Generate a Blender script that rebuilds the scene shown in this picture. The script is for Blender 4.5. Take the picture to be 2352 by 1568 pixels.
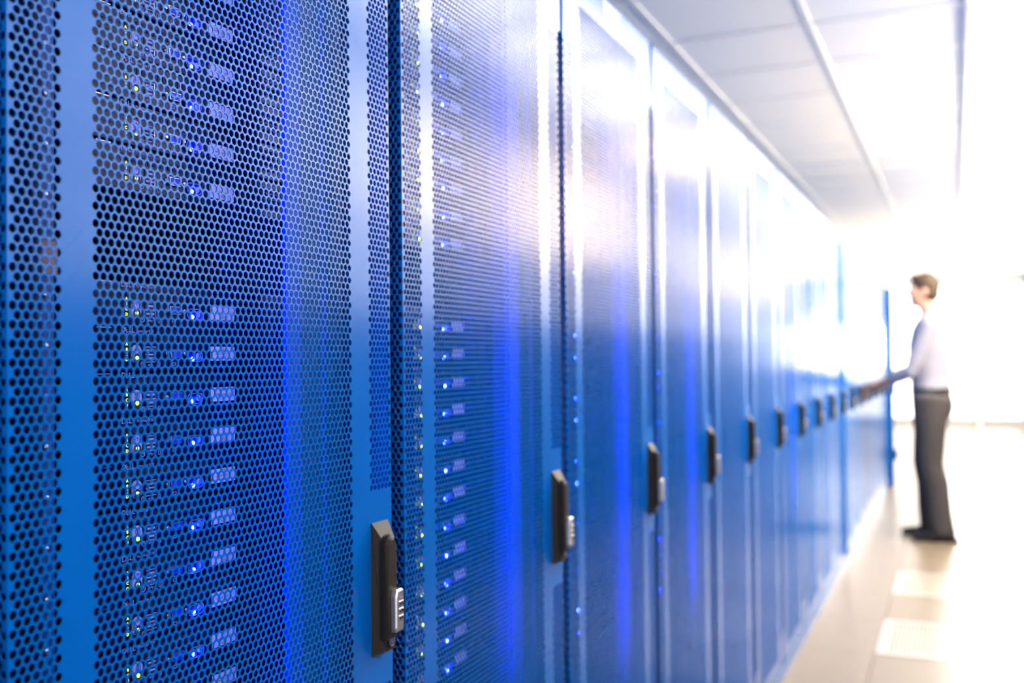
import bpy, math, random
import numpy as np
from mathutils import Matrix, Vector

# ------------------------------------------------------------------ clear
for o in list(bpy.data.objects):
    bpy.data.objects.remove(o)
scene = bpy.context.scene
COL = scene.collection
random.seed(7)

# ------------------------------------------------------------------ camera
F_PX, YAW, PITCH, ROLL, DIST, CAM_Z = 2335.0, .4149, .0179, -.0105, .6614, 1.283
fw = Vector((-math.sin(YAW)*math.cos(PITCH), math.cos(YAW)*math.cos(PITCH), math.sin(PITCH)))
r0 = Vector((math.cos(YAW), math.sin(YAW), 0))
u0 = r0.cross(fw)
rt = math.cos(ROLL)*r0 + math.sin(ROLL)*u0
up = -math.sin(ROLL)*r0 + math.cos(ROLL)*u0
cam_data = bpy.data.cameras.new('camera')
cam_data.sensor_width = 36.0
cam_data.lens = F_PX/2352*36.0
cam_data.clip_start = .02
cam_data.dof.use_dof = True
cam_data.dof.focus_distance = 1.06
cam_data.dof.aperture_fstop = 3.4
cam = bpy.data.objects.new('camera', cam_data)
COL.objects.link(cam)
M3 = Matrix((rt, up, -fw)).transposed()
cam.matrix_world = Matrix.Translation((DIST, 0, CAM_Z)) @ M3.to_4x4()
scene.camera = cam

# ------------------------------------------------------------------ world, exposure
world = bpy.data.worlds.new('world')
scene.world = world
world.use_nodes = True
world.node_tree.nodes['Background'].inputs[0].default_value = (.8, .88, 1, 1)
world.node_tree.nodes['Background'].inputs[1].default_value = .6
vs = scene.view_settings
vs.view_transform = 'Standard'
vs.look = 'None'
vs.exposure = 1.12
vs.gamma = 1.0
vs.use_curve_mapping = False
cy = scene.cycles
cy.max_bounces = 4
cy.diffuse_bounces = 2
cy.glossy_bounces = 2
cy.transmission_bounces = 2
cy.caustics_reflective = False
cy.caustics_refractive = False
cy.sample_clamp_indirect = 6
cy.use_denoising = True
cy.use_adaptive_sampling = True
cy.adaptive_threshold = .09
cy.adaptive_min_samples = 12

# light levels of the ceiling panels, end glazing and added glows
PANEL_W = 9.5          # ceiling light panels near the camera
PANEL_WARM = 11.0      # two warm panels half-way down the aisle
PANEL_FAR = 5.0       # panels towards the far end
SIDE_GLOW = 5.0         # added side panes, warm glow for the door reflections
WIN_END = 1.9          # glazed end wall
OVAL_LAMP = 18.0           # added oval lamp, makes the white glow on the far doors

# ------------------------------------------------------------------ materials
MATS = {}
def mat(name, col, rough=.5, metal=0.0, spec=.5, emit=None, strength=0.0, noise=0.0, nscale=40, bump=0.0, bscale=300, coat=0.0):
    if name in MATS:
        return MATS[name]
    m = bpy.data.materials.new(name)
    m.use_nodes = True
    nt = m.node_tree
    b = nt.nodes['Principled BSDF']
    b.inputs['Base Color'].default_value = (*col, 1)
    b.inputs['Roughness'].default_value = rough
    b.inputs['Metallic'].default_value = metal
    b.inputs['Specular IOR Level'].default_value = spec
    b.inputs['Coat Weight'].default_value = coat
    if emit:
        b.inputs['Emission Color'].default_value = (*emit, 1)
        b.inputs['Emission Strength'].default_value = strength
    tc = nt.nodes.new('ShaderNodeTexCoord') if (noise or bump) else None
    if noise:
        n = nt.nodes.new('ShaderNodeTexNoise')
        n.inputs['Scale'].default_value = nscale
        n.inputs['Detail'].default_value = 3
        mx = nt.nodes.new('ShaderNodeMix')
        mx.data_type = 'RGBA'
        mx.inputs[6].default_value = (*[c*(1-noise) for c in col], 1)
        mx.inputs[7].default_value = (*[min(1, c*(1+noise)) for c in col], 1)
        nt.links.new(tc.outputs['Object'], n.inputs['Vector'])
        nt.links.new(n.outputs['Fac'], mx.inputs[0])
        nt.links.new(mx.outputs[2], b.inputs['Base Color'])
    if bump:
        n2 = nt.nodes.new('ShaderNodeTexNoise')
        n2.inputs['Scale'].default_value = bscale
        bp = nt.nodes.new('ShaderNodeBump')
        bp.inputs['Strength'].default_value = bump
        bp.inputs['Distance'].default_value = .001
        nt.links.new(tc.outputs['Object'], n2.inputs['Vector'])
        nt.links.new(n2.outputs['Fac'], bp.inputs['Height'])
        nt.links.new(bp.outputs['Normal'], b.inputs['Normal'])
    MATS[name] = m
    return m

BLUE = mat('blue_powder_coat', (.0004, .152, .58), rough=.19, spec=.42, noise=.03, nscale=25)
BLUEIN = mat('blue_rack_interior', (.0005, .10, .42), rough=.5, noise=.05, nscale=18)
BLACK = mat('black_server_plastic', (.005, .004, .020), rough=.16, spec=.3, noise=.2, nscale=90)
DARK = mat('dark_recess', (.004, .004, .007), rough=.6, noise=.1)
STEEL = mat('bright_steel', (.72, .70, .68), rough=.25, metal=1, noise=.05)
LAV = mat('pale_print', (.62, .56, .85), rough=.5, noise=.03)
PAPER = mat('paper_label', (.93, .90, .95), rough=.7, noise=.02)
INK = mat('black_ink', (.02, .02, .03), rough=.7, noise=.02)
VGA = mat('blue_connector', (.01, .03, .75), rough=.4, noise=.05)
LED_B = mat('blue_led', (.02, .05, .9), emit=(.0009, .0022, 1), strength=2100, noise=.01)
LED_G = mat('green_led', (.5, .8, .05), emit=(.62, 1, .02), strength=5, noise=.01)
LET_G = mat('green_letters', (.5, .8, .05), emit=(.75, 1, .02), strength=1.6, noise=.01)
for _m in (LED_G, LET_G):
    _m.cycles.emission_sampling = 'NONE'
HANDLE = mat('bronze_black_plastic', (.024, .016, .009), rough=.5, spec=.3, noise=.1, nscale=200, bump=.15, bscale=900)
SILVER = mat('satin_silver', (.66, .60, .56), rough=.3, metal=.85, noise=.04)
KEYB = mat('key_face', (.03, .05, .35), rough=.3, metal=.5, noise=.05)
WHITE = mat('white_paint', (.84, .84, .84), rough=.6, noise=.02)
CEILM = mat('ceiling_tile_white', (.90, .91, .93), rough=.8, noise=.03, nscale=60)
TBAR = mat('ceiling_grid_white', (.9, .9, .9), rough=.5, noise=.02)
FLOORM = mat('beige_floor_tile', (.27, .22, .165), rough=.34, spec=.35, noise=.10, nscale=9)
FLOORD = mat('dimmed_floor_tile', (.03, .032, .036), rough=.45, noise=.12, nscale=9)  # darkened floor colour, keeps the lower reflections in the near doors dim
SEAM = mat('floor_seam', (.30, .25, .19), rough=.6, noise=.1)
GRILL = mat('pale_grille_metal', (.74, .68, .62), rough=.3, metal=.3, noise=.05)
DARKWALL = mat('darkened_lower_wall', (.02, .03, .05), rough=.6, noise=.08, nscale=6)  # dark tone chosen so the doors reflect little light below the sill
ALU = mat('white_window_frame', (.8, .8, .8), rough=.4, noise=.02)
LAMPM = mat('ceiling_light_diffuser', (.9, .9, .9), emit=(1, .97, .93), strength=PANEL_W, noise=.01)
LAMPW = mat('warm_ceiling_light_diffuser', (.9, .88, .8), emit=(1, .80, .54), strength=PANEL_WARM, noise=.01)
LAMPF = mat('far_ceiling_light_diffuser', (.9, .9, .9), emit=(1, .90, .76), strength=PANEL_FAR, noise=.01)
GLOWM = mat('added_warm_glow_pane', (.9, .9, .9), emit=(1, .82, .62), strength=SIDE_GLOW, noise=.01)  # added glow, reflected as the warm white upper doors
GLOWL = mat('added_lower_glow_pane', (.9, .9, .9), emit=(1, .94, .90), strength=1.2, noise=.01)  # weaker added glow for the lower edge of the door reflections
ENDM = mat('end_glazing_daylight', (.9, .9, .9), emit=(1, .985, .96), strength=WIN_END, noise=.01)
DIMM = mat('added_dim_glow_pane', (.9, .9, .9), emit=(.95, .97, 1), strength=1.1, noise=.01)  # added pane with a dim glow, for fainter door reflections
DIMH = mat('added_half_glow_pane', (.9, .9, .9), emit=(.98, .97, .96), strength=2.3, noise=.01)  # added pane with a medium glow, between the dim and bright ones
GLOWS = mat('added_bright_glow_pane', (.9, .9, .9), emit=(1, .79, .54), strength=11.0, noise=.01)  # stronger added glow, makes the warm spot reflected in the doors
OVALM = mat('added_lamp_glass', (.9, .9, .9), emit=(1, 1, 1), strength=OVAL_LAMP, noise=.01)  # glow of the added lamp, reflected as a white oval
TAN = mat('tan_patch_plate', (.42, .27, .20), rough=.5, noise=.2, nscale=120)
SKIN = mat('skin', (.60, .37, .28), rough=.5, noise=.06, nscale=30)
HAIR = mat('brown_hair', (.055, .035, .022), rough=.6, noise=.4, nscale=120)
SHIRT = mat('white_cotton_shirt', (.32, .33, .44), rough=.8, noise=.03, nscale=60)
TROUS = mat('charcoal_trousers', (.060, .056, .060), rough=.8, noise=.15, nscale=90)
SHOE = mat('black_leather', (.012, .011, .011), rough=.3, noise=.1)

# ------------------------------------------------------------------ mesh helpers
class MB:
    """collects verts and faces with material slots; build() links ONE mesh object"""
    def __init__(s):
        s.v, s.f, s.m, s.mats = [], [], [], []
    def slot(s, m):
        if m not in s.mats:
            s.mats.append(m)
        return s.mats.index(m)
    def add(s, vs, fs, m):
        k = len(s.v); i = s.slot(m)
        s.v += [tuple(v) for v in vs]
        for f in fs:
            s.f.append(tuple(k+a for a in f)); s.m.append(i)
        return s
    def box(s, x0, x1, y0, y1, z0, z1, m):
        vs = [(x0,y0,z0),(x1,y0,z0),(x1,y1,z0),(x0,y1,z0),(x0,y0,z1),(x1,y0,z1),(x1,y1,z1),(x0,y1,z1)]
        return s.add(vs, [(0,3,2,1),(4,5,6,7),(0,1,5,4),(1,2,6,5),(2,3,7,6),(3,0,4,7)], m)
    def bbox(s, x0, x1, y0, y1, z0, z1, b, m):
        """box whose front (x1) edges are chamfered by b"""
        vs = []
        for (x, d) in ((x0, 0), (x1-b, 0), (x1, b)):
            vs += [(x,y0+d,z0+d),(x,y1-d,z0+d),(x,y1-d,z1-d),(x,y0+d,z1-d)]
        fs = [(3,2,1,0),(8,9,10,11)]
        for l in (0, 4):
            for k in range(4):
                fs.append((l+k, l+(k+1)%4, l+4+(k+1)%4, l+4+k))
        return s.add(vs, fs, m)
    def prism(s, pts, x0, x1, m, bev=0):
        """polygon in (y,z) (counter-clockwise seen from +x), extruded x0..x1 with optional bevel of the front rim"""
        n = len(pts)
        cy_ = sum(p[0] for p in pts)/n; cz_ = sum(p[1] for p in pts)/n
        vs = [(x0,y,z) for y, z in pts]
        fs = [tuple(reversed(range(n)))]
        if bev:
            vs += [(x1-bev,y,z) for y, z in pts]
            sh = []
            for y, z in pts:
                d = math.hypot(y-cy_, z-cz_) or 1
                sh.append((x1, y-(y-cy_)/d*bev, z-(z-cz_)/d*bev))
            vs += sh; L = 2
        else:
            vs += [(x1,y,z) for y, z in pts]; L = 1
        for l in range(L):
            for k in range(n):
                fs.append((l*n+k, l*n+(k+1)%n, (l+1)*n+(k+1)%n, (l+1)*n+k))
        fs.append(tuple(range(L*n, (L+1)*n)))
        return s.add(vs, fs, m)
    def capsule(s, yc, zc, w, h, x0, x1, m, n=8, bev=0):
        return s.prism(capsule_pts(yc, zc, w, h, n), x0, x1, m, bev)
    def ring(s, outer, inner, x0, x1, m):
        n = len(outer)
        vs = [(x0,y,z) for y, z in outer]+[(x1,y,z) for y, z in outer]+[(x1,y,z) for y, z in inner]+[(x0,y,z) for y, z in inner]
        fs = []
        for l in range(3):
            for k in range(n):
                fs.append((l*n+k, l*n+(k+1)%n, (l+1)*n+(k+1)%n, (l+1)*n+k))
        return s.add(vs, fs, m)
    def dome(s, xc, yc, zc, r, h, m, n=10):
        vs, fs = [], []
        for (a, b) in ((1, 0), (.8, .6), (.45, .9)):
            vs += [(xc+h*b, yc+r*a*math.cos(2*math.pi*k/n), zc+r*a*math.sin(2*math.pi*k/n)) for k in range(n)]
        vs.append((xc+h, yc, zc))
        for l in range(2):
            for k in range(n):
                fs.append((l*n+k, l*n+(k+1)%n, (l+1)*n+(k+1)%n, (l+1)*n+k))
        for k in range(n):
            fs.append((2*n+k, 2*n+(k+1)%n, 3*n))
        return s.add(vs, fs, m)
    def text(s, string, size, x, y, z, m, align='LEFT', xs=1.0):
        vs, fs = text_geo(string, size, align)
        return s.add([(x, y+a*xs, z+b) for a, b in vs], fs, m)
    def mesh(s, name, smooth=False):
        me = bpy.data.meshes.new(name)
        me.from_pydata(s.v, [], s.f)
        for m in s.mats:
            me.materials.append(m)
        me.polygons.foreach_set('material_index', s.m)
        if smooth:
            me.polygons.foreach_set('use_smooth', [True]*len(s.f))
        me.update()
        return me
    def build(s, name, parent=None, smooth=False, **kw):
        return link(name, s.mesh(name, smooth), parent, **kw)

def capsule_pts(yc, zc, w, h, n=8):
    r = min(w, h)/2; pts = []
    if h >= w:
        for k in range(n+1):
            a = math.pi*k/n; pts.append((yc+r*math.cos(a), zc+h/2-r+r*math.sin(a)))
        for k in range(n+1):
            a = math.pi+math.pi*k/n; pts.append((yc+r*math.cos(a), zc-h/2+r+r*math.sin(a)))
    else:
        for k in range(n+1):
            a = -math.pi/2+math.pi*k/n; pts.append((yc+w/2-r+r*math.cos(a), zc+r*math.sin(a)))
        for k in range(n+1):
            a = math.pi/2+math.pi*k/n; pts.append((yc-w/2+r+r*math.cos(a), zc+r*math.sin(a)))
    return pts

_tx = {}
def text_geo(string, size, align='LEFT'):
    key = (string, align)
    if key not in _tx:
        cu = bpy.data.curves.new('lettering', 'FONT')
        cu.body = string; cu.size = 1; cu.align_x = align; cu.resolution_u = 2
        ob = bpy.data.objects.new('lettering', cu)
        COL.objects.link(ob)
        dg = bpy.context.evaluated_depsgraph_get()
        me = bpy.data.meshes.new_from_object(ob.evaluated_get(dg))
        _tx[key] = ([(v.co.x, v.co.y) for v in me.vertices], [tuple(p.vertices) for p in me.polygons])
        bpy.data.objects.remove(ob); bpy.data.curves.remove(cu); bpy.data.meshes.remove(me)
    vs, fs = _tx[key]
    return [(a*size, b*size) for a, b in vs], fs

def tag(o, label=None, cat=None, group=None, kind=None):
    if label: o['label'] = label
    if cat: o['category'] = cat
    if group: o['group'] = group
    if kind: o['kind'] = kind
    return o
def link(name, me, parent=None, loc=None, label=None, cat=None, group=None, kind=None):
    o = bpy.data.objects.new(name, me)
    COL.objects.link(o)
    if parent: o.parent = parent
    if loc: o.location = loc
    return tag(o, label, cat, group, kind)
def empty(name, loc, label=None, cat=None, group=None):
    o = link(name, None, None, loc, label, cat, group)
    o.empty_display_size = .05
    return o

# ------------------------------------------------------------------ the room
X_L, X_R, Y_B, Y_E, Z_C = -1.75, 1.75, -1.6, 20.0, 2.70
fl = MB().box(X_L, X_R, Y_B, Y_E, -.08, -.012, SEAM).build('floor', kind='structure')
grate_cells = {}
TILE = .6
FX0, FY0 = .015-.6*3+.29, 4.66-.6*11
tile_me = MB().bbox(-.012, 0, .0012, TILE-.0012, .0012, TILE-.0012, .001, FLOORM).mesh('floor_tile')
# the tile mesh is built facing +x; lay it down flat: (x,y,z) -> (y,z,x)
for v in tile_me.vertices:
    v.co = (v.co.y, v.co.z, v.co.x)
tile_me.update()
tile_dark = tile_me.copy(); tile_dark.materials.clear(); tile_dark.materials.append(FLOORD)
grates = [(3, 11), (3, 13)]
ix = 0
nx = int((X_R-FX0)/TILE)+1
for i in range(-1, nx):
    for j in range(0, 38):
        x = FX0+i*TILE; y = FY0+j*TILE
        if x+TILE > X_R-.001 or x < X_L or y+TILE > Y_E or y < Y_B:
            continue
        if (i, j) in grates:
            grate_cells[(i, j)] = (x, y)
            continue
        link('floor_tile', tile_dark if y < 3.9 else tile_me, fl, (x, y, 0))  # near rows get the darkened colour in place of dim light

ce = MB().box(X_L, X_R, Y_B, Y_E, Z_C, Z_C+.06, TBAR).build('ceiling', kind='structure')
ct_me = MB().box(.012, .588, .012, .588, -.006, 0, CEILM).mesh('ceiling_tile')
CX0, CY0 = -1.75+.05, -1.6+.04
lamps = []
for i in range(-1, 6):
    for j in range(0, 36):
        x = CX0+i*.6; y = CY0+j*.6
        if x+.6 > X_R or x < X_L or y+.6 > Y_E:
            continue
        if i == 4 and j >= 7:
            lamps.append((x, y, j)); continue
        link('ceiling_tile', ct_me, ce, (x, y, Z_C))
# T-bars proud of the tiles
tb = MB()
for i in range(-1, 7):
    x = CX0+i*.6
    if X_L < x < X_R: tb.box(x-.012, x+.012, Y_B, Y_E, Z_C-.012, Z_C-.001, TBAR)
for j in range(0, 37):
    y = CY0+j*.6
    tb.box(X_L, X_R, y-.012, y+.012, Z_C-.0115, Z_C-.001, TBAR)
tb.build('ceiling_grid', ce)

# end wall: glazed, full of daylight
MB().box(X_L, X_R, Y_E, Y_E+.1, 0, Z_C, WHITE).build('wall_end', kind='structure')
we = link('window_1', None, kind='structure')
wf = MB()
wf.box(X_L+.1, X_R-.05, Y_E-.04, Y_E-.005, .10, .16, ALU).box(X_L+.1, X_R-.05, Y_E-.04, Y_E-.005, Z_C-.14, Z_C-.08, ALU)
for x in np.linspace(X_L+.1, X_R-.11, 5):
    wf.box(x, x+.06, Y_E-.0405, Y_E-.0055, .16, Z_C-.14, ALU)
wf.build('window_frame', we)
xs = np.linspace(X_L+.1, X_R-.11, 5)
for k in range(4):
    MB().box(xs[k]+.061, xs[k+1]-.001, Y_E-.02, Y_E-.01, .161, Z_C-.141, ENDM).build('pane', we)
# opposite wall: lower part darkened, glowing bays added above, for the door reflections
SILL, HEAD = 1.55, 2.64
wr = MB()
wr.box(X_R, X_R+.12, Y_B, 14.0, 0, SILL-.04, DARKWALL)
wr.box(X_R, X_R+.12, 14.0, Y_E, 0, SILL-.04, WHITE)
wr.box(X_R, X_R+.12, Y_B, Y_E, HEAD, Z_C, WHITE)
bays = [(-1.56+k*2.3, -1.56+k*2.3+2.2) for k in range(9)]
prev = Y_B
for (a, b) in bays:
    wr.box(X_R, X_R+.12, prev, a, SILL-.04, HEAD, WHITE); prev = b
wr.box(X_R, X_R+.12, prev, Y_E, SILL-.04, HEAD, WHITE)
wr.build('wall_right', kind='structure')
for k, (a, b) in enumerate(bays):
    w = link('window_%d' % (k+2), None, kind='structure')  # added glowing bay, put here for the bright upper door reflections
    m = MB()
    m.box(X_R+.0, X_R+.05, a+.001, b-.001, SILL-.039, SILL, ALU).box(X_R, X_R+.05, a+.001, b-.001, HEAD-.04, HEAD-.001, ALU)
    for y in (a+.001, (a+b)/2-.02, b-.041):
        m.box(X_R+.001, X_R+.049, y, y+.04, SILL, HEAD-.04, ALU)
    mid = (a+b)/2
    TRANS = 1.95
    m.box(X_R+.002, X_R+.048, a+.041, mid-.02, TRANS-.015, TRANS+.015, ALU).box(X_R+.002, X_R+.048, mid+.02, b-.041, TRANS-.015, TRANS+.015, ALU)
    m.build('window_frame', w)
    for c, (ya, yb) in enumerate(((a+.041, mid-.02), (mid+.02, b-.041))):
        lo, hi = (DIMM, DIMM) if k < 2 else (DIMM, DIMH) if (k == 2 and c == 0) else (GLOWL, GLOWS if k == 3 else GLOWM if k < 4 else DIMH) if k < 5 else (DIMM, GLOWM)
        MB().box(X_R+.03, X_R+.04, ya, yb, SILL, TRANS-.015, lo).build('pane', w)
        MB().box(X_R+.03, X_R+.04, ya, yb, TRANS+.015, HEAD-.04, hi).build('pane', w)
MB().box(X_L-.1, X_L, Y_B, Y_E, 0, Z_C, WHITE).build('wall_left', kind='structure')
MB().box(X_L-.1, X_R+.12, Y_B-.1, Y_B, 0, Z_C, WHITE).build('wall_back', kind='structure')
wb = link('window_11', None, kind='structure')  # added glow behind the camera to light the door return strips
BACKM = mat('added_back_glow_pane', (.9, .9, .9), emit=(.93, .96, 1), strength=1.0, noise=.01)  # even glow of the added bay behind the camera
m = MB().box(.1, 1.7, Y_B+.001, Y_B+.04, .16, .20, ALU).box(.1, 1.7, Y_B+.001, Y_B+.04, 2.36, 2.40, ALU)
for x in (.1, .88, 1.66):
    m.box(x, x+.04, Y_B+.0012, Y_B+.0398, .2, 2.36, ALU)
m.build('window_frame', wb)
for x in (.141, .921):
    MB().box(x, x+.738, Y_B+.015, Y_B+.025, .2, 2.36, BACKM).build('pane', wb)

for (x, y, j) in lamps:
    t = empty('ceiling_light', (x+.3, y+.3, Z_C-.03),
              'square recessed ceiling light panel over the aisle, %s from the near end' % ['first','second','third','fourth','fifth','sixth','seventh','eighth','ninth','tenth','eleventh','twelfth','thirteenth','fourteenth','fifteenth','sixteenth','seventeenth','eighteenth','nineteenth','twentieth','twenty-first','twenty-second','twenty-third','twenty-fourth','twenty-fifth','twenty-sixth','twenty-seventh','twenty-eighth','twenty-ninth','thirtieth'][j-7],
              'ceiling light', 'ceiling light panels')
    m = MB()
    m.box(-.29, .29, -.29, -.265, 0, .03, ALU).box(-.29, .29, .265, .29, 0, .03, ALU)
    m.box(-.29, -.265, -.265, .265, 0, .03, ALU).box(.265, .29, -.265, .265, 0, .03, ALU)
    m.build('frame', t)
    MB().box(-.264, .264, -.264, .264, .006, .02, LAMPM if j < 12 else LAMPW if j in (13, 14) else LAMPF).build('diffuser', t)

# ------------------------------------------------------------------ rack door (one mesh shared by all doors)
LF, LA, LB, LC, LD, LE = .0173, .0693, .1000, .4955, .5326, .5838    # door-local y: fold, strip, stile, mesh, stile, strip, edge
ZB, ZT = .065, 2.030
ROW, HOLE, THK = .00737, .00728, .00125
NS = 12
ang = 2*np.pi*(np.arange(NS)+.5)/NS
class VL(list):
    n = 0
    def append(s, v):
        list.append(s, v); s.n += len(v)
def build_door_mesh():
    V, T = VL(), []
    front = lambda s, z, d: np.stack([-d, s, z], 1)
    leftr = lambda s, z, d: np.stack([-s, LF+d, z], 1)
    def rc(s0, s1, z0, z1, mf):
        b = V.n
        V.append(mf(np.array([s0, s1, s1, s0]), np.array([z0, z0, z1, z1]), np.zeros(4)))
        T.append(np.array([(0, 1, 2), (0, 2, 3)])+b)
    def pf(s0, s1, z0, z1, n, mf, flush=False):
        a = (s1-s0)/(n if flush else n+.5)
        rows = int((z1-z0)/ROW)
        R = np.arange(rows)
        off = (R % 2)*a/2
        cs = (s0+off[:, None]+a*(np.arange(n)[None, :]+.5)).ravel()
        cz = np.repeat(z0+(R+.5)*ROW, n)
        if flush:
            ok = cs+a/2 < s1+1e-5
            cs, cz = cs[ok], cz[ok]
        N = len(cs); r = HOLE/2
        rs = cs[:, None]+r*np.cos(ang); rz = cz[:, None]+r*np.sin(ang)
        co_s = cs[:, None]+np.array([1, -1, -1, 1])*a/2
        co_z = cz[:, None]+np.array([1, 1, -1, -1])*ROW/2
        S = np.concatenate([rs, rs, co_s], 1); Z = np.concatenate([rz, rz, co_z], 1)
        Dp = np.concatenate([np.zeros((N, NS)), np.full((N, NS), THK), np.zeros((N, 4))], 1)
        b = V.n
        V.append(mf(S.ravel(), Z.ravel(), Dp.ravel()))
        st = 2*NS+4; q = NS//4; tri = []
        for k in range(NS):
            k2 = (k+1) % NS; c = 2*NS+k//q
            tri += [(k, k2, NS+k2), (k, NS+k2, NS+k)]
            if k % q == q-1:
                nxt = 2*NS+(k//q+1) % 4
                tri += [(c, nxt, k), (nxt, k2, k)]
            else:
                tri.append((c, k2, k))
        T.append((b+np.arange(N)[:, None, None]*st+np.array(tri)[None]).reshape(-1, 3))
        for rr in range(rows):
            za, zb = z0+rr*ROW, z0+(rr+1)*ROW
            if rr % 2: rc(s0, s0+a/2, za, zb, mf)
            if (rr % 2) == (1 if flush else 0): rc(s1-a/2, s1, za, zb, mf)
        zt = z0+rows*ROW
        if z1-zt > 1e-6: rc(s0, s1, zt, z1, mf)
    ZS0, ZS1, ZM0, ZM1, ZH0, ZH1 = .19, 1.880, .115, 1.969, .89, 1.124
    # left fold and strip
    pf(LF+.0008, LA, ZS0, ZS1, 6, front, True)
    rc(LF, LF+.0008, ZS0, ZS1, front)
    rc(LF, LA, ZB, ZS0, front); rc(LF, LA, ZS1, ZT, front)
    pf(.0008, .0300, ZS0, ZS1, 3, leftr)
    rc(0, .0008, ZS0, ZS1, leftr)
    rc(0, .0300, ZB, ZS0, leftr); rc(0, .0300, ZS1, ZT, leftr)
    # stiles and main mesh
    rc(LA, LB, ZB, ZT, front)
    pf(LB, LC, ZM0, ZM1, 46, front)
    rc(LB, LC, ZB, ZM0, front); rc(LB, LC, ZM1, ZT, front)
    rc(LC, LD, ZB, ZT, front)
    # handle strip
    pf(LD, LE, ZS0, ZH0, 6, front, True); pf(LD, LE, ZH1, ZS1, 6, front, True)
    rc(LD, LE, ZB, ZS0, front); rc(LD, LE, ZH0, ZH1, front); rc(LD, LE, ZS1, ZT, front)
    # right fold, top and bottom folds
    rightr = lambda s, z, d: np.stack([-s, np.full_like(s, LE), z], 1)
    rc(0, .0300, ZB, ZT, rightr)
    topr = lambda s, z, d: np.stack([-z, s, np.full_like(s, ZT)], 1)
    botr = lambda s, z, d: np.stack([-z, s, np.full_like(s, ZB)], 1)
    rc(LF, LE, 0, .03, topr); rc(LF, LE, 0, .03, botr)
    V_ = np.concatenate(V).astype(np.float32); T_ = np.concatenate(T).astype(np.int32)
    me = bpy.data.meshes.new('door')
    me.vertices.add(len(V_)); me.vertices.foreach_set('co', V_.ravel())
    me.loops.add(T_.size); me.loops.foreach_set('vertex_index', T_.ravel())
    me.polygons.add(len(T_))
    me.polygons.foreach_set('loop_start', np.arange(0, T_.size, 3, dtype=np.int32))
    me.materials.append(BLUE)
    me.update(calc_edges=True)
    me.validate()
    me.shade_flat()
    return me
DOOR_ME = build_door_mesh()

# handle pieces (door-local coordinates; door object origin = rack origin)
hy0, hy1 = .5338, .5715
hp = MB()
# base plate: bevelled block with a long slope at the top
b0, bx = .924, .0145
pts = [(0, b0), (bx, b0+.004), (bx, 1.064), (.0015, 1.085), (0, 1.085)]
vs = [(x, hy0, z) for x, z in pts]+[(x if x < .01 else x, hy1, z) for x, z in pts]
n = len(pts)
# narrow the raised front a little on each side
vs = [(x, (hy0+(.005 if x > .01 else 0)), z) for x, z in pts]+[(x, (hy1-(.005 if x > .01 else 0)), z) for x, z in pts]
hp.add(vs, [tuple(range(n)), tuple(reversed(range(n, 2*n)))]+[(k, n+k, n+(k+1) % n, (k+1) % n) for k in range(n)], HANDLE)
hp.ring(capsule_pts(.5470, 1.0045, .0265, .133), capsule_pts(.5470, 1.0045, .0235, .130), .0138, .0152, DARK)
HPLATE = hp.mesh('handle_plate')
HLEVER = MB().prism([(.5355, .944), (.5575, .944)]+[(.5465+.011*math.cos(a), 1.058+.011*math.sin(a)) for a in np.linspace(0, math.pi, 10)], .010, .0235, HANDLE, bev=.004).mesh('handle_lever')
lk = MB()
lk.prism([(.5420, .9575), (.5428, .953), (.5582, .953), (.5595, .9565), (.5595, 1.0005), (.5575, 1.0045), (.545, 1.0045), (.5420, .996)], .0215, .0310, SILVER, bev=.002)
lk.box(.010, .0220, .5440, .556, .9585, .998, SILVER)
for k in range(3):
    z = .9665+k*.0088
    for yy in (.5472, .5528):
        lk.bbox(.0300, .0317, yy, yy+.0044, z, z+.0062, .0006, SILVER)
        lk.box(.0316, .0319, yy+.0009, yy+.0035, z+.0012, z+.005, DARK)
lk.ring(capsule_pts(.551, .9975, .0065, .0085), capsule_pts(.551, .9975, .0053, .007), .0306, .0314, SILVER)
LOCK = lk.mesh('combination_lock')
kl = MB()
kl.capsule(.5535, .940, .0145, .0165, .0120, .0165, HANDLE, bev=.001)
kl.ring(capsule_pts(.5535, .940, .0118, .0138), capsule_pts(.5535, .940, .0098, .0118), .0160, .0176, STEEL)
kl.capsule(.5535, .940, .0098, .0118, .0158, .0169, KEYB)
kl.capsule(.5535, .940, .002, .008, .0164, .0174, STEEL)
KEY = kl.mesh('key_lock')

# rack body meshes
sp_l = MB().box(-1.0, -.034, .003, .0055, .07, 2.028, BLUEIN).mesh('side_panel')
sp_r = MB().box(-1.0, -.034, .5945, .597, .07, 2.028, BLUEIN).mesh('side_panel')
top = MB().box(-1.0, -.031, .003, .597, 2.0285, 2.04, BLUE).mesh('top_panel')
back = MB().box(-1.008, -1.0005, .003, .597, .07, 2.03, BLUEIN).mesh('back_panel')
pl = MB().box(-1.0, -.003, .002, .598, 0, .0505, BLUE).box(-.99, -.02, .02, .58, .0505, .062, DARK).mesh('base_plinth')
def rail(y0, y1, x):
    m = MB().box(x-.012, x, y0, y1, .09, 2.02, BLUEIN)
    z = .10
    while z < 1.99:
        for d in (.0063, .0222, .0381):
            m.box(x-.001, x+.0005, (y0+y1)/2-.0045, (y0+y1)/2+.0045, z+d-.0045, z+d+.0045, DARK)
        z += .04445
    return m
railL = rail(.077, .126, -.072)
for k in range(-24, 16):
    z = 1.2874+.04445*k
    railL.dome(-.0715, .116, z+.012, .0035, .002, STEEL, 8)
railL = railL.mesh('mounting_rail')
railR = rail(.505, .575, -.075).mesh('mounting_rail')
POSTM = mat('dark_blue_post', (.0005, .012, .07), rough=.6, noise=.05)
post = MB().box(-.017, -.012, .384, .409, .09, 2.02, BLUEIN).box(-.027, -.022, .4085, .508, .09, 2.02, BLUEIN).mesh('front_post')
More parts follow.
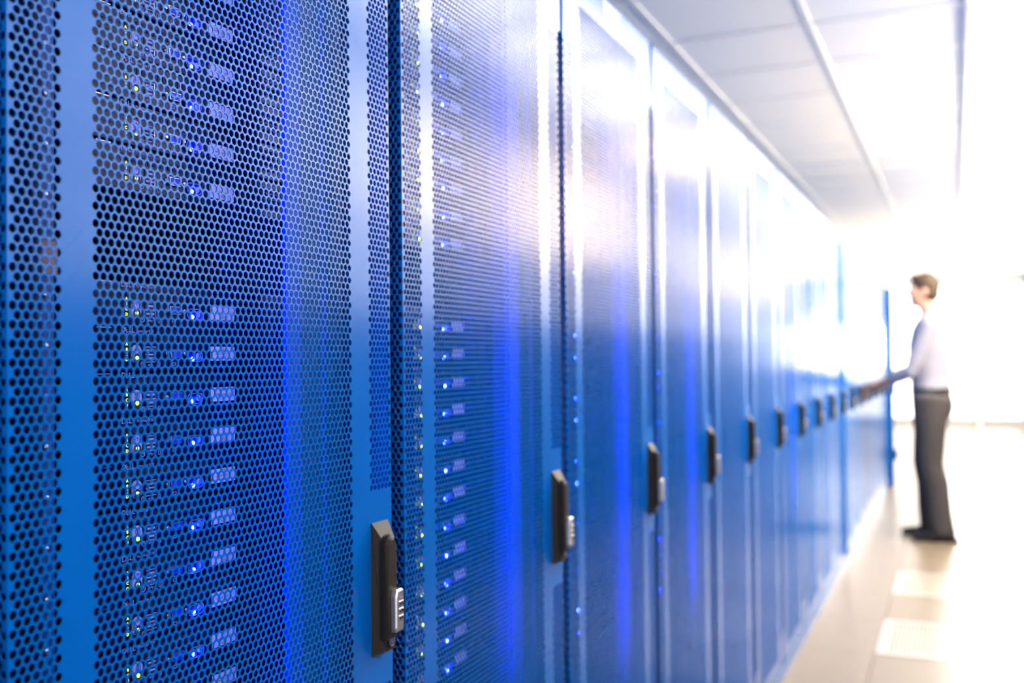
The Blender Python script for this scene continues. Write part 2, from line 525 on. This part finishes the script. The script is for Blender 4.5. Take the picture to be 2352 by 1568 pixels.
post2 = MB().box(-.060, -.0143, .066, .076, .09, 2.02, POSTM).mesh('front_post')
post3 = MB().box(-.060, -.030, .066, .076, .09, 2.02, POSTM).mesh('front_post')

gapc = MB().box(-.032, -.004, 0.0002, .0165, 1.886, 2.028, BLUE).box(-.032, -.004, .5846, .5998, 1.886, 2.028, BLUE).mesh('gap_cover')
ORD = ['first', 'second', 'third', 'fourth', 'fifth', 'sixth', 'seventh', 'eighth', 'ninth', 'tenth', 'eleventh', 'twelfth',
       'thirteenth', 'fourteenth', 'fifteenth', 'sixteenth', 'seventeenth', 'eighteenth', 'nineteenth']
NR = 17
RACK_Y = lambda i: .534+.6*i
def make_rack(i):
    if i < 0:
        lab = 'tall blue server rack outside the left edge, before the nearest one'
    elif i == 0:
        lab = 'nearest tall blue server rack with a large bronze handle and labelled black servers inside'
    elif i == 2:
        lab = 'third blue server rack of the row, white blank label at the top of its door'
    elif i == NR-1:
        lab = 'last blue server rack at the far end of the row'
    else:
        lab = '%s blue server rack of the row counted from the camera, mesh door with handle' % ORD[i]
    t = empty('server_rack', (0, RACK_Y(i), 0), lab, 'server rack', 'blue server racks in one row')
    link('base_plinth', pl, t); link('side_panel', sp_l, t); link('side_panel', sp_r, t)
    link('top_panel', top, t); link('gap_cover', gapc, t); link('back_panel', back, t)
    if i < 8:
        link('mounting_rail', railL, t); link('mounting_rail', railR, t); link('front_post', post, t); link('front_post', post2 if i > 2 else post3, t)
    d = link('door', DOOR_ME, t, label='blue perforated steel door')
    link('handle_plate', HPLATE, d, label='bronze black handle base'); link('handle_lever', HLEVER, d)
    link('combination_lock', LOCK, d, label='silver three-dial combination lock')
    link('key_lock', KEY, d, label='round key lock with blue face')
    if i == 2:
        MB().bbox(.0001, .0012, .251, .360, 1.982, 2.024, .0003, PAPER).build('door_label', d, label='white blank label')
    return t
for i in range(-1, NR):
    make_rack(i)
# tan blanking plate seen through the hinge strip of the nearest rack
MB().bbox(-.0715, -.066, .080, .1255, 1.362, 1.392, .001, TAN).build('blanking_plate', None, loc=(0, RACK_Y(0), 0),
    label='small tan plate behind the left mesh strip of the nearest rack', cat='blanking plate')

# panels standing proud of the row
MB().bbox(.0004, .016, 6.511, 6.557, .066, 2.0, .004, BLUE).build('divider_panel', label='narrow blue divider panel between two distant racks, standing proud of the doors', cat='panel')
ep = empty('end_panel', (0, 10.745, 0), 'blue end panel closing the far end of the rack row beside the man', 'panel')
MB().bbox(-1.0, .052, -.008, .022, .0, 1.96, .004, BLUE).build('panel', ep)
MB().bbox(.0525, .085, -.004, .018, .25, .36, .004, HANDLE).build('latch', ep)
MB().bbox(.0525, .072, -.002, .014, .90, 1.02, .003, BLUE).build('pull_handle', ep)

# ------------------------------------------------------------------ servers (origin = middle of the blue LED on the face plane)
SX = -.083
LED_LY = .315           # rack-local y of the LED
def chassis_mesh():
    m = MB()
    y0, y1, z0, z1 = -.160, .185, -.0115, .0312
    m.bbox(-.60, 0, y0, y1, z0, z1, .0012, BLACK)
    # vent slots along the upper edge
    for k in range(22):
        y = -.100+k*.0072
        m.box(-.0005, .0006, y, y+.0052, .0165, .0245, DARK)
    # honeycomb field on the right
    for r in range(4):
        for k in range(11):
            y = .072+k*.0075+(r % 2)*.00375
            m.prism([(y+.003*math.cos(a), .0005+r*.0066+.003*math.sin(a)) for a in np.arange(6)*math.pi/3], -.0004, .0008, DARK)
    # left drive bay frame lines
    for z in (-.004, .006, .016):
        m.box(-.0002, .0009, -.152, -.108, z, z+.0009, BLACK)
    m.box(0, .0008, -.131, -.1125, .0301, .0310, STEEL)
    return m.mesh('chassis')
CH = chassis_mesh()
def power_mesh():
    m = MB()
    m.capsule(-.0805, .0050, .0135, .0185, 0, .0016, LAV, bev=.0006)
    o = [(-.0805+.0036*math.cos(a), .0082+.0036*math.sin(a)) for a in np.arange(12)*math.pi/6]
    i_ = [(-.0805+.0029*math.cos(a), .0082+.0029*math.sin(a)) for a in np.arange(12)*math.pi/6]
    m.ring(o, i_, .0015, .0018, VGA)
    m.box(.0015, .0018, -.0809, -.0801, .0085, .0125, VGA)
    m.capsule(-.0805, .0006, .0098, .0098, .0012, .0019, DARK)
    return m.mesh('power_button')
PWR = power_mesh()
PLED = MB().dome(.0017, -.0807, .0011, .0021, .0014, LED_G).mesh('power_led')
us = MB()
for z in (-.0026, .0052):
    us.box(0, .0006, -.0680, -.0548, z, z+.0066, DARK)
    us.box(.0003, .0009, -.0680, -.0548, z-.0007, z, LAV).box(.0003, .0009, -.0680, -.0548, z+.0066, z+.0073, LAV)
    us.box(.0002, .0008, -.0665, -.056, z+.0026, z+.0044, LAV)
us.box(.0003, .0010, -.0548, -.0541, -.0033, .0126, STEEL)
USB = us.mesh('usb_port')
vg = MB()
vg.prism([(-.0345, .0012), (-.0195, .0012), (-.0180, .0100), (-.0360, .0100)], 0, .0035, STEEL, bev=.0006)
vg.prism([(-.0335, .0021), (-.0205, .0021), (-.0192, .0091), (-.0348, .0091)], .0030, .0037, VGA)
for r in range(3):
    for k in range(5):
        vg.box(.0036, .0039, -.0330+k*.0029+(r % 2)*.001, -.0324+k*.0029+(r % 2)*.001, .0034+r*.002, .0040+r*.002, DARK)
for y in (-.0400, -.0140):
    vg.capsule(y, .0056, .0046, .0046, 0, .004, STEEL, bev=.0008)
VGAM = vg.mesh('video_port')
idm = MB()
idm.ring(capsule_pts(.0008, .0026, .0236, .0116), capsule_pts(.0008, .0026, .0226, .0106), 0, .0032, DARK)
idm.ring(capsule_pts(.0008, .0026, .0236, .0116), capsule_pts(.0008, .0026, .0226, .0106), .0032, .0034, LAV)
o = [(.0088+.0030*math.cos(a), .0030+.0034*math.sin(a)) for a in np.arange(12)*math.pi/6]
idm.prism(o, 0, .0010, LAV)
idm.text('i', .006, .0011, .0081, .0010, VGA)
IDB = idm.mesh('id_button')
IDLED = MB().dome(.0005, 0, 0, .0024, .0017, LED_B, 7).mesh('id_led')
lg = MB()
lg.text('D', .0078, .0006, -.1002, .0262, LAV)
vsE, fsE = text_geo('E', .0070)
lg.add([(.0006, -.0950+(a-.002)*.86-(b-.0025)*.5+.002, .0262+(b-.0025)*.86+(a-.002)*.5+.0025) for a, b in vsE], fsE, LAV)
lg.text('LL', .0078, .0006, -.0903, .0262, LAV)
LOGO = lg.mesh('logo_lettering')
lg = MB()
lg.text('PowerEdge R200', .0042, .0006, -.0800, .0266, LAV, xs=.80)
MODEL = lg.mesh('model_lettering')
lg = MB()
# small pictograms under the sockets
c12 = np.arange(12)*math.pi/6
lg.ring([(-.0715+.0027*math.cos(a), -.0052+.0027*math.sin(a)) for a in c12], [(-.0715+.0022*math.cos(a), -.0052+.0022*math.sin(a)) for a in c12], 0, .0006, LAV)
lg.box(0, .0006, -.0717, -.0713, -.0054, -.0034, LAV).box(0, .0006, -.0717, -.0700, -.0056, -.0052, LAV)
lg.box(0, .0006, -.0635, -.0575, -.0062, -.0058, LAV).capsule(-.0635, -.0060, .0014, .0014, 0, .0006, LAV).box(0, .0006, -.0612, -.0608, -.0062, -.0044, LAV).box(0, .0006, -.0598, -.0594, -.0078, -.0060, LAV)
lg.ring(capsule_pts(-.0490, -.0055, .003, .0052), capsule_pts(-.0490, -.0055, .0022, .0044), 0, .0006, LAV)
lg.ring([(-.0300, -.0068), (-.0252, -.0068), (-.0252, -.0036), (-.0300, -.0036)], [(-.0295, -.0063), (-.0257, -.0063), (-.0257, -.0041), (-.0295, -.0041)], 0, .0006, LAV)
SYMB = lg.mesh('port_symbols')
le = MB()
for ch, z in zip('ABCD', (.0143, .0092, .0041, -.0010)):
    le.text(ch, .0041, .0007, -.0930, z-.0008, LET_G, 'CENTER', xs=1.05)
LETT = le.mesh('status_letters')
STICK = MB().box(0, .0007, .0285, .0680, -.0020, .0132, PAPER).mesh('label_sticker')
def sticker_text(n):
    m = MB()
    m.text(str(n), .0048, .0009, .0480, .0090, INK, 'CENTER')
    m.text('switch port %d' % n, .0048, .0009, .0480, .0042, INK, 'CENTER', xs=.86)
    m.text('63%02d' % ((n*7+3) % 20), .0048, .0009, .0480, -.0005, INK, 'CENTER')
    return m

def server(i, k, label, group, full, n=None):
    z = 1.2874+.04445*k
    t = empty('rack_server', (SX, RACK_Y(i)+LED_LY-(.026 if i in (1, 2) else 0), z), label, 'server', group)
    link('chassis', CH, t)
    idb = link('id_button', IDB, t)
    link('id_led', IDLED, idb, label='glowing blue LED')
    if full:
        p = link('power_button', PWR, t, label='pale capsule power button')
        link('power_led', PLED, p, label='green LED')
        link('usb_port', USB, t); link('video_port', VGAM, t, label='blue video port with two screws')
        link('logo_lettering', LOGO, t); link('model_lettering', MODEL, t); link('port_symbols', SYMB, t, kind='stuff'); link('status_letters', LETT, t, label='glowing green letters A B C D')
        s = link('label_sticker', STICK, t, label='white paper label')
        if n: sticker_text(n).build('lettering', s)
    return t
# nearest rack
up0 = [4, 5, 6, 7, 8, 9]; dn0 = [1, 0, -1, -2, -3, -4, -5, -6, -7, -8]
nums_up = {4: 9, 5: 10, 6: 8, 7: 5, 8: 17, 9: 18}
for q, k in enumerate(up0):
    server(0, k, 'black server in the nearest rack, %s one above the empty gap' % ORD[q], 'servers above the gap in the nearest rack', True, nums_up[k])
for q, k in enumerate(dn0):
    server(0, k, 'black server in the nearest rack, %s one below the empty gap' % ORD[q], 'servers below the gap in the nearest rack', True, [13, 12, 14, 16, 15, 11, 18, 17, 19, 2][q])
# second rack
for q, k in enumerate([4, 5, 6, 7, 8, 9, 10, 11, 12]):
    server(1, k, 'server with blue light in the second rack, %s one above its empty gap' % ORD[q], 'servers above the gap in the second rack', True)
for q, k in enumerate([1, 0, -1, -2, -3, -4, -5, -6, -7, -8, -9, -10, -11]):   # second rack, below the gap
    server(1, k, 'server with blue light in the second rack, %s one below its empty gap' % ORD[q], 'servers below the gap in the second rack', True)
for i in (2, 3, 6):
    for side, ks in (('above', list(range(4, 13))), ('below', [k for k in range(1, -15, -1) if k != -9])):
        for q, k in enumerate(ks):
            server(i, k, 'server glowing blue in the %s rack, %s one %s its empty gap' % (ORD[i], ORD[q], side), 'servers in the %s rack' % ORD[i], False)

# ------------------------------------------------------------------ floor grilles
for q, ((i, j), (x, y)) in enumerate(sorted(grate_cells.items(), key=lambda a: a[1][1])):
    t = empty('floor_grille', (x, y, 0), ['nearer pale metal floor grille with parallel bars', 'farther pale metal floor grille, nearer the man'][q], 'floor grille', 'ventilation grilles in the floor')
    m = MB()
    m.box(.002, .598, .002, .035, -.010, .003, GRILL).box(.002, .598, .565, .598, -.010, .003, GRILL)
    m.box(.002, .035, .0351, .5649, -.010, .003, GRILL).box(.565, .598, .0351, .5649, -.010, .003, GRILL)
    m.build('frame', t)
    bar = MB().box(0, .0085, .0352, .5648, -.0105, .001, GRILL).mesh('bar')
    for k in range(29):
        link('bar', bar, t, (.0365+k*.0182, 0, 0))

# ------------------------------------------------------------------ oval lamp added for the white reflection on the far doors
ft = empty('added_lamp', (.90, 15.0, 0), 'added bright white oval lamp on a stand at the far end of the room', 'lamp')
def tube(m, p0, p1, r0_, r1_, mt, n=12):
    p0, p1 = Vector(p0), Vector(p1); d = (p1-p0).normalized()
    a = d.orthogonal().normalized(); b = d.cross(a)
    vs = [p0+r0_*(a*math.cos(2*math.pi*k/n)+b*math.sin(2*math.pi*k/n)) for k in range(n)]+[p1+r1_*(a*math.cos(2*math.pi*k/n)+b*math.sin(2*math.pi*k/n)) for k in range(n)]
    m.add(vs, [tuple(range(n)), tuple(reversed(range(n, 2*n)))]+[(k, (k+1) % n, n+(k+1) % n, n+k) for k in range(n)], mt)
    return m
m = MB(); tube(m, (0, 0, .25), (0, 0, 1.1), .018, .015, STEEL)
m.build('stand', ft)
for k in range(3):
    a = 2*math.pi*k/3+.4
    m = MB(); tube(m, (0, 0, .5), (.34*math.cos(a), .34*math.sin(a), .012), .012, .010, STEEL); m.build('leg', ft)
m = MB()
pts = [(.56*math.cos(a), .34*math.sin(a)) for a in np.linspace(0, 2*math.pi, 32, endpoint=False)]
m.add([(a, .02, 1.40+b) for a, b in pts]+[(a*.6, .16, 1.40+b*.6) for a, b in pts], [(k, k+32, (k+1) % 32+32, (k+1) % 32) for k in range(32)]+[tuple(range(32, 64))], ALU)
m.build('reflector', ft, smooth=True)
m = MB().add([(a*.97, .015, 1.40+b*.97) for a, b in pts]+[(a*.97, .005, 1.40+b*.97) for a, b in pts]+[(0, -.06, 1.40)], [(k, (k+1) % 32, 32+(k+1) % 32, 32+k) for k in range(32)]+[(32+k, 32+(k+1) % 32, 64) for k in range(32)], OVALM)
m.build('diffuser', ft)
# ------------------------------------------------------------------ the man (local frame: +x forward, +y his left, z up)
def orient(d, hint):
    d = d.normalized(); s = hint-d*hint.dot(d)
    if s.length < 1e-4: s = d.orthogonal()
    s.normalize(); return s, d.cross(s)
def loft(m, path, mt, n=16, hint=Vector((0, 1, 0))):
    """path: list of (center, r_side, r_other); elliptical rings, closed ends"""
    P = [(Vector(c), a, b) for c, a, b in path]
    k0 = len(m.v); L = len(P); vs = []; fs = []
    for i, (c, a, b) in enumerate(P):
        d = (P[min(i+1, L-1)][0]-P[max(i-1, 0)][0])
        s, t = orient(d, hint)
        for k in range(n):
            w = 2*math.pi*k/n
            vs.append(c+s*a*math.cos(w)+t*b*math.sin(w))
    for i in range(L-1):
        for k in range(n):
            fs.append((i*n+k, i*n+(k+1) % n, (i+1)*n+(k+1) % n, (i+1)*n+k))
    fs.append(tuple(reversed(range(n)))); fs.append(tuple(range((L-1)*n, L*n)))
    m.add(vs, fs, mt)
def ball(m, c, r, mt, nu=14, nv=9):
    c = Vector(c); vs = []; fs = []
    rx, ry, rz = r if isinstance(r, tuple) else (r, r, r)
    for j in range(1, nv):
        t = math.pi*j/nv
        for i in range(nu):
            w = 2*math.pi*i/nu
            vs.append(c+Vector((rx*math.sin(t)*math.cos(w), ry*math.sin(t)*math.sin(w), rz*math.cos(t))))
    a = len(vs); vs += [c+Vector((0, 0, rz)), c-Vector((0, 0, rz))]
    for j in range(nv-2):
        for i in range(nu):
            fs.append((j*nu+i, (j+1)*nu+i, (j+1)*nu+(i+1) % nu, j*nu+(i+1) % nu))
    for i in range(nu):
        fs.append((a, i, (i+1) % nu)); fs.append((a+1, (nv-2)*nu+(i+1) % nu, (nv-2)*nu+i))
    m.add(vs, fs, mt)
def fuse(m, name, parent, voxel, mt, smooth=4, label=None):
    """join the lofts of one garment / of the body into ONE continuous surface"""
    me = m.mesh(name)
    o = bpy.data.objects.new(name, me); COL.objects.link(o)
    rm = o.modifiers.new('r', 'REMESH'); rm.mode = 'VOXEL'; rm.voxel_size = voxel; rm.use_smooth_shade = True
    sm = o.modifiers.new('s', 'SMOOTH'); sm.iterations = smooth; sm.factor = .5
    dg = bpy.context.evaluated_depsgraph_get()
    me2 = bpy.data.meshes.new_from_object(o.evaluated_get(dg))
    bpy.data.objects.remove(o); bpy.data.meshes.remove(me)
    me2.materials.clear(); me2.materials.append(mt)
    me2.polygons.foreach_set('use_smooth', [True]*len(me2.polygons))
    return link(name, me2, parent, label=label)

def rotz(v, a, c=Vector((0, 0, 0))):
    v = Vector(v)-c
    return Vector((v.x*math.cos(a)-v.y*math.sin(a), v.x*math.sin(a)+v.y*math.cos(a), v.z))+c
MAN_FWD = math.radians(174)
man = empty('person', (.475, 7.72, 0), 'man in a white shirt and dark grey trousers reaching to a rack door', 'person')
man.rotation_euler = (0, 0, MAN_FWD)
J = dict(hipL=(0, .095, .965), hipR=(.01, -.095, .965), kneeL=(.0, .105, .525), kneeR=(.065, -.105, .525), ankL=(-.075, .11, .095), ankR=(.03, -.12, .095),
         shL=(-.02, .19, 1.505), shR=(.03, -.19, 1.505), elL=(.10, .215, 1.175), elR=(.10, -.23, 1.19), wrL=(.345, .07, 1.085), wrR=(.34, -.12, 1.10))
J = {k: Vector(v) for k, v in J.items()}
HEAD_T = math.radians(12)      # head turned a little
def mix(a, b, t): return a*(1-t)+b*t
TORSO = [((0, 0, .93), .165, .115), ((.005, 0, 1.02), .168, .118), ((.012, 0, 1.12), .155, .112), ((.015, 0, 1.24), .165, .118), ((.01, 0, 1.36), .182, .122), ((0, 0, 1.46), .180, .108), ((-.008, 0, 1.525), .150, .085), ((-.008, 0, 1.565), .085, .062)]
def add_torso(m, g, mt): loft(m, [(c, a+g, b+g) for c, a, b in TORSO], mt, 20)
def add_leg(m, hip, knee, ank, g, mt, z1=None):
    loft(m, [(hip+Vector((0, 0, .03)), .098+g, .100+g), (mix(hip, knee, .25), .092+g, .092+g), (mix(hip, knee, .6), .074+g, .076+g), (knee, .058+g, .062+g), (mix(knee, ank, .3)+Vector((-.012, 0, 0)), .054+g, .060+g), (mix(knee, ank, .7), .042+g*1.4, .046+g*1.4), (ank, .036+g*1.7, .042+g*1.7)], mt, 16)
def add_arm(m, sh, el, wr, g, mt, t_end=1.0):
    p = [(sh, .056+g, .060+g), (mix(sh, el, .4), .050+g, .052+g), (mix(sh, el, .85), .041+g, .043+g), (el, .040+g, .041+g), (mix(el, wr, .3), .041+g, .038+g), (mix(el, wr, .75), .031+g, .028+g), (wr, .026+g, .023+g)]
    if t_end < 1: p = p[:5]+[(mix(el, wr, t_end), .038+g, .036+g)]
    loft(m, p, mt, 14, Vector((0, 0, 1)))
def add_hand(m, wr, d, side, mt):
    """palm, four curled fingers of unequal length and a thumb off the side of the palm"""
    d = Vector(d).normalized(); dn = Vector((0, 0, -1)); dn = (dn-d*dn.dot(d)).normalized(); sd = d.cross(dn)*side
    loft(m, [(wr-d*.01, .026, .021), (wr+d*.03, .036, .018), (wr+d*.07, .043, .016), (wr+d*.095, .042, .014)], mt, 14, sd)
    for q, (o, ln) in enumerate(((-.033, .078), (-.011, .090), (.011, .084), (.032, .066))):
        b = wr+d*.088+sd*o; pth = [(b-d*.015, .0095, .009)]; a = 0; p = b.copy()
        for j, f in enumerate((.45, .32, .23)):
            a += (.35, .55, .45)[j]
            p = p+(d*math.cos(a)+dn*math.sin(a))*ln*f
            pth.append((p.copy(), .0088-.0008*j, .0084-.0008*j))
        loft(m, pth, mt, 10, sd)
    tb = wr+d*.035-sd*.030; q = d*.70-sd*.62+dn*.2
    loft(m, [(tb, .013, .012), (tb+q*.032, .0115, .011), (tb+q*.052+d*.012+dn*.01, .0095, .009), (tb+q*.060+d*.030+dn*.016, .008, .0075)], mt, 10, dn)
HC = Vector((.045, 0, 1.735))
def hp_(v): return rotz(v, HEAD_T, HC)
body = MB()
add_torso(body, -.012, SKIN)
for s in 'LR':
    add_leg(body, J['hip'+s], J['knee'+s], J['ank'+s], -.010, SKIN)
    add_arm(body, J['sh'+s], J['el'+s], J['wr'+s], -.004, SKIN)
    f0 = J['ank'+s]
    loft(body, [(f0+Vector((-.045, 0, -.055)), .030, .030), (f0+Vector((.02, 0, -.05)), .034, .034), (f0+Vector((.10, 0, -.066)), .040, .020), (f0+Vector((.17, 0, -.072)), .036, .014)], SKIN, 12)
add_hand(body, J['wrL'], (.75, -.55, -.25), 1, SKIN)
add_hand(body, J['wrR'], (.80, .40, -.30), -1, SKIN)
# neck and head
loft(body, [((-.008, 0, 1.52), .066, .066), ((.005, 0, 1.575), .055, .056), ((.022, 0, 1.64), .054, .058), ((.035, 0, 1.68), .05, .055)], SKIN, 16)
ball(body, HC+Vector((-.008, 0, .025)), (.098, .077, .098), SKIN, 20, 14)
ball(body, hp_(HC+Vector((.022, 0, -.045))), (.066, .060, .075), SKIN, 18, 12)
ball(body, hp_(HC+Vector((.055, 0, -.088))), (.034, .034, .026), SKIN)
loft(body, [(hp_(HC+Vector((.084, 0, .018))), .010, .010), (hp_(HC+Vector((.098, 0, -.012))), .013, .012), (hp_(HC+Vector((.104, 0, -.026))), .016, .012)], SKIN, 10)
ball(body, hp_(HC+Vector((.082, 0, -.056))), (.016, .026, .010), SKIN)
for s in (-1, 1):
    ball(body, hp_(HC+Vector((.078, .032*s, .022))), (.016, .024, .009), SKIN)
    ball(body, hp_(HC+Vector((.052, .044*s, -.022))), (.034, .022, .026), SKIN)
    ball(body, hp_(HC+Vector((-.004, .080*s, -.012))), (.020, .010, .033), SKIN)
fuse(body, 'body', man, .0065, SKIN, 3, 'skin of face, forearms and hands')
for s in (-1, 1):
    e = MB(); ball(e, hp_(HC+Vector((.083, .031*s, .004))), (.011, .013, .009), WHITE, 12, 8)
    ball(e, hp_(HC+Vector((.092, .031*s, .004))), (.004, .005, .005), HAIR, 10, 6)
    e.build('eye', man, smooth=True)
hair = MB()
ball(hair, HC+Vector((-.018, 0, .038)), (.100, .083, .098), HAIR, 22, 14)
ball(hair, HC+Vector((-.045, 0, -.008)), (.066, .076, .080), HAIR, 18, 12)
ball(hair, hp_(HC+Vector((.042, 0, .098))), (.046, .058, .026), HAIR, 16, 10)
fuse(hair, 'hair', man, .006, HAIR, 3, 'short dark brown hair')
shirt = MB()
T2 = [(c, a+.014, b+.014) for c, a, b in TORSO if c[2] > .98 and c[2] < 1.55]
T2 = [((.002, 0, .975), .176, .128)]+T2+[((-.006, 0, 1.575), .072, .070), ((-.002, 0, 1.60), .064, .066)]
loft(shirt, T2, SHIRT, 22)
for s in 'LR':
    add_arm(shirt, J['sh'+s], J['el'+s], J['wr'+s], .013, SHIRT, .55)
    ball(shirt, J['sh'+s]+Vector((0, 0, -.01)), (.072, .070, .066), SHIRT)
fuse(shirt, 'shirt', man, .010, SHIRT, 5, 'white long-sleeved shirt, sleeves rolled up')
tr = MB()
loft(tr, [((.0, 0, .90), .178, .130), ((0, 0, .965), .184, .134), ((.003, 0, 1.045), .176, .128)], TROUS, 20)
for s in 'LR':
    add_leg(tr, J['hip'+s], J['knee'+s], J['ank'+s]+Vector((.0, 0, -.045)), .024, TROUS)
ball(tr, (-.045, .075, .93), (.092, .085, .13), TROUS); ball(tr, (-.045, -.075, .93), (.092, .085, .13), TROUS)
fuse(tr, 'trousers', man, .010, TROUS, 5, 'dark grey trousers')
bl = MB()
o_ = [(.003+.1335*math.cos(a), .1815*math.sin(a)) for a in np.linspace(0, 2*math.pi, 28, endpoint=False)]
bl.add([(x, y, 1.022) for x, y in o_]+[(x, y, 1.055) for x, y in o_], [(k, (k+1) % 28, 28+(k+1) % 28, 28+k) for k in range(28)], SHOE)
bl.build('belt', man, smooth=True)
for s in 'LR':
    f0 = J['ank'+s]; z = -f0.z
    sh = MB()
    loft(sh, [(f0+Vector((-.078, 0, z+.045)), .030, .030), (f0+Vector((-.05, 0, z+.046)), .038, .042), (f0+Vector((.03, 0, z+.042)), .042, .040), (f0+Vector((.11, 0, z+.034)), .048, .029), (f0+Vector((.175, 0, z+.028)), .040, .021), (f0+Vector((.205, 0, z+.024)), .022, .014)], SHOE, 16)
    sh.box(f0.x-.100, f0.x-.010, f0.y-.034, f0.y+.034, .002, .026, SHOE)
    sh.box(f0.x+.05, f0.x+.195, f0.y-.040, f0.y+.040, .002, .014, SHOE)
    fuse(sh, 'shoe', man, .006, SHOE, 2, 'black leather shoe')
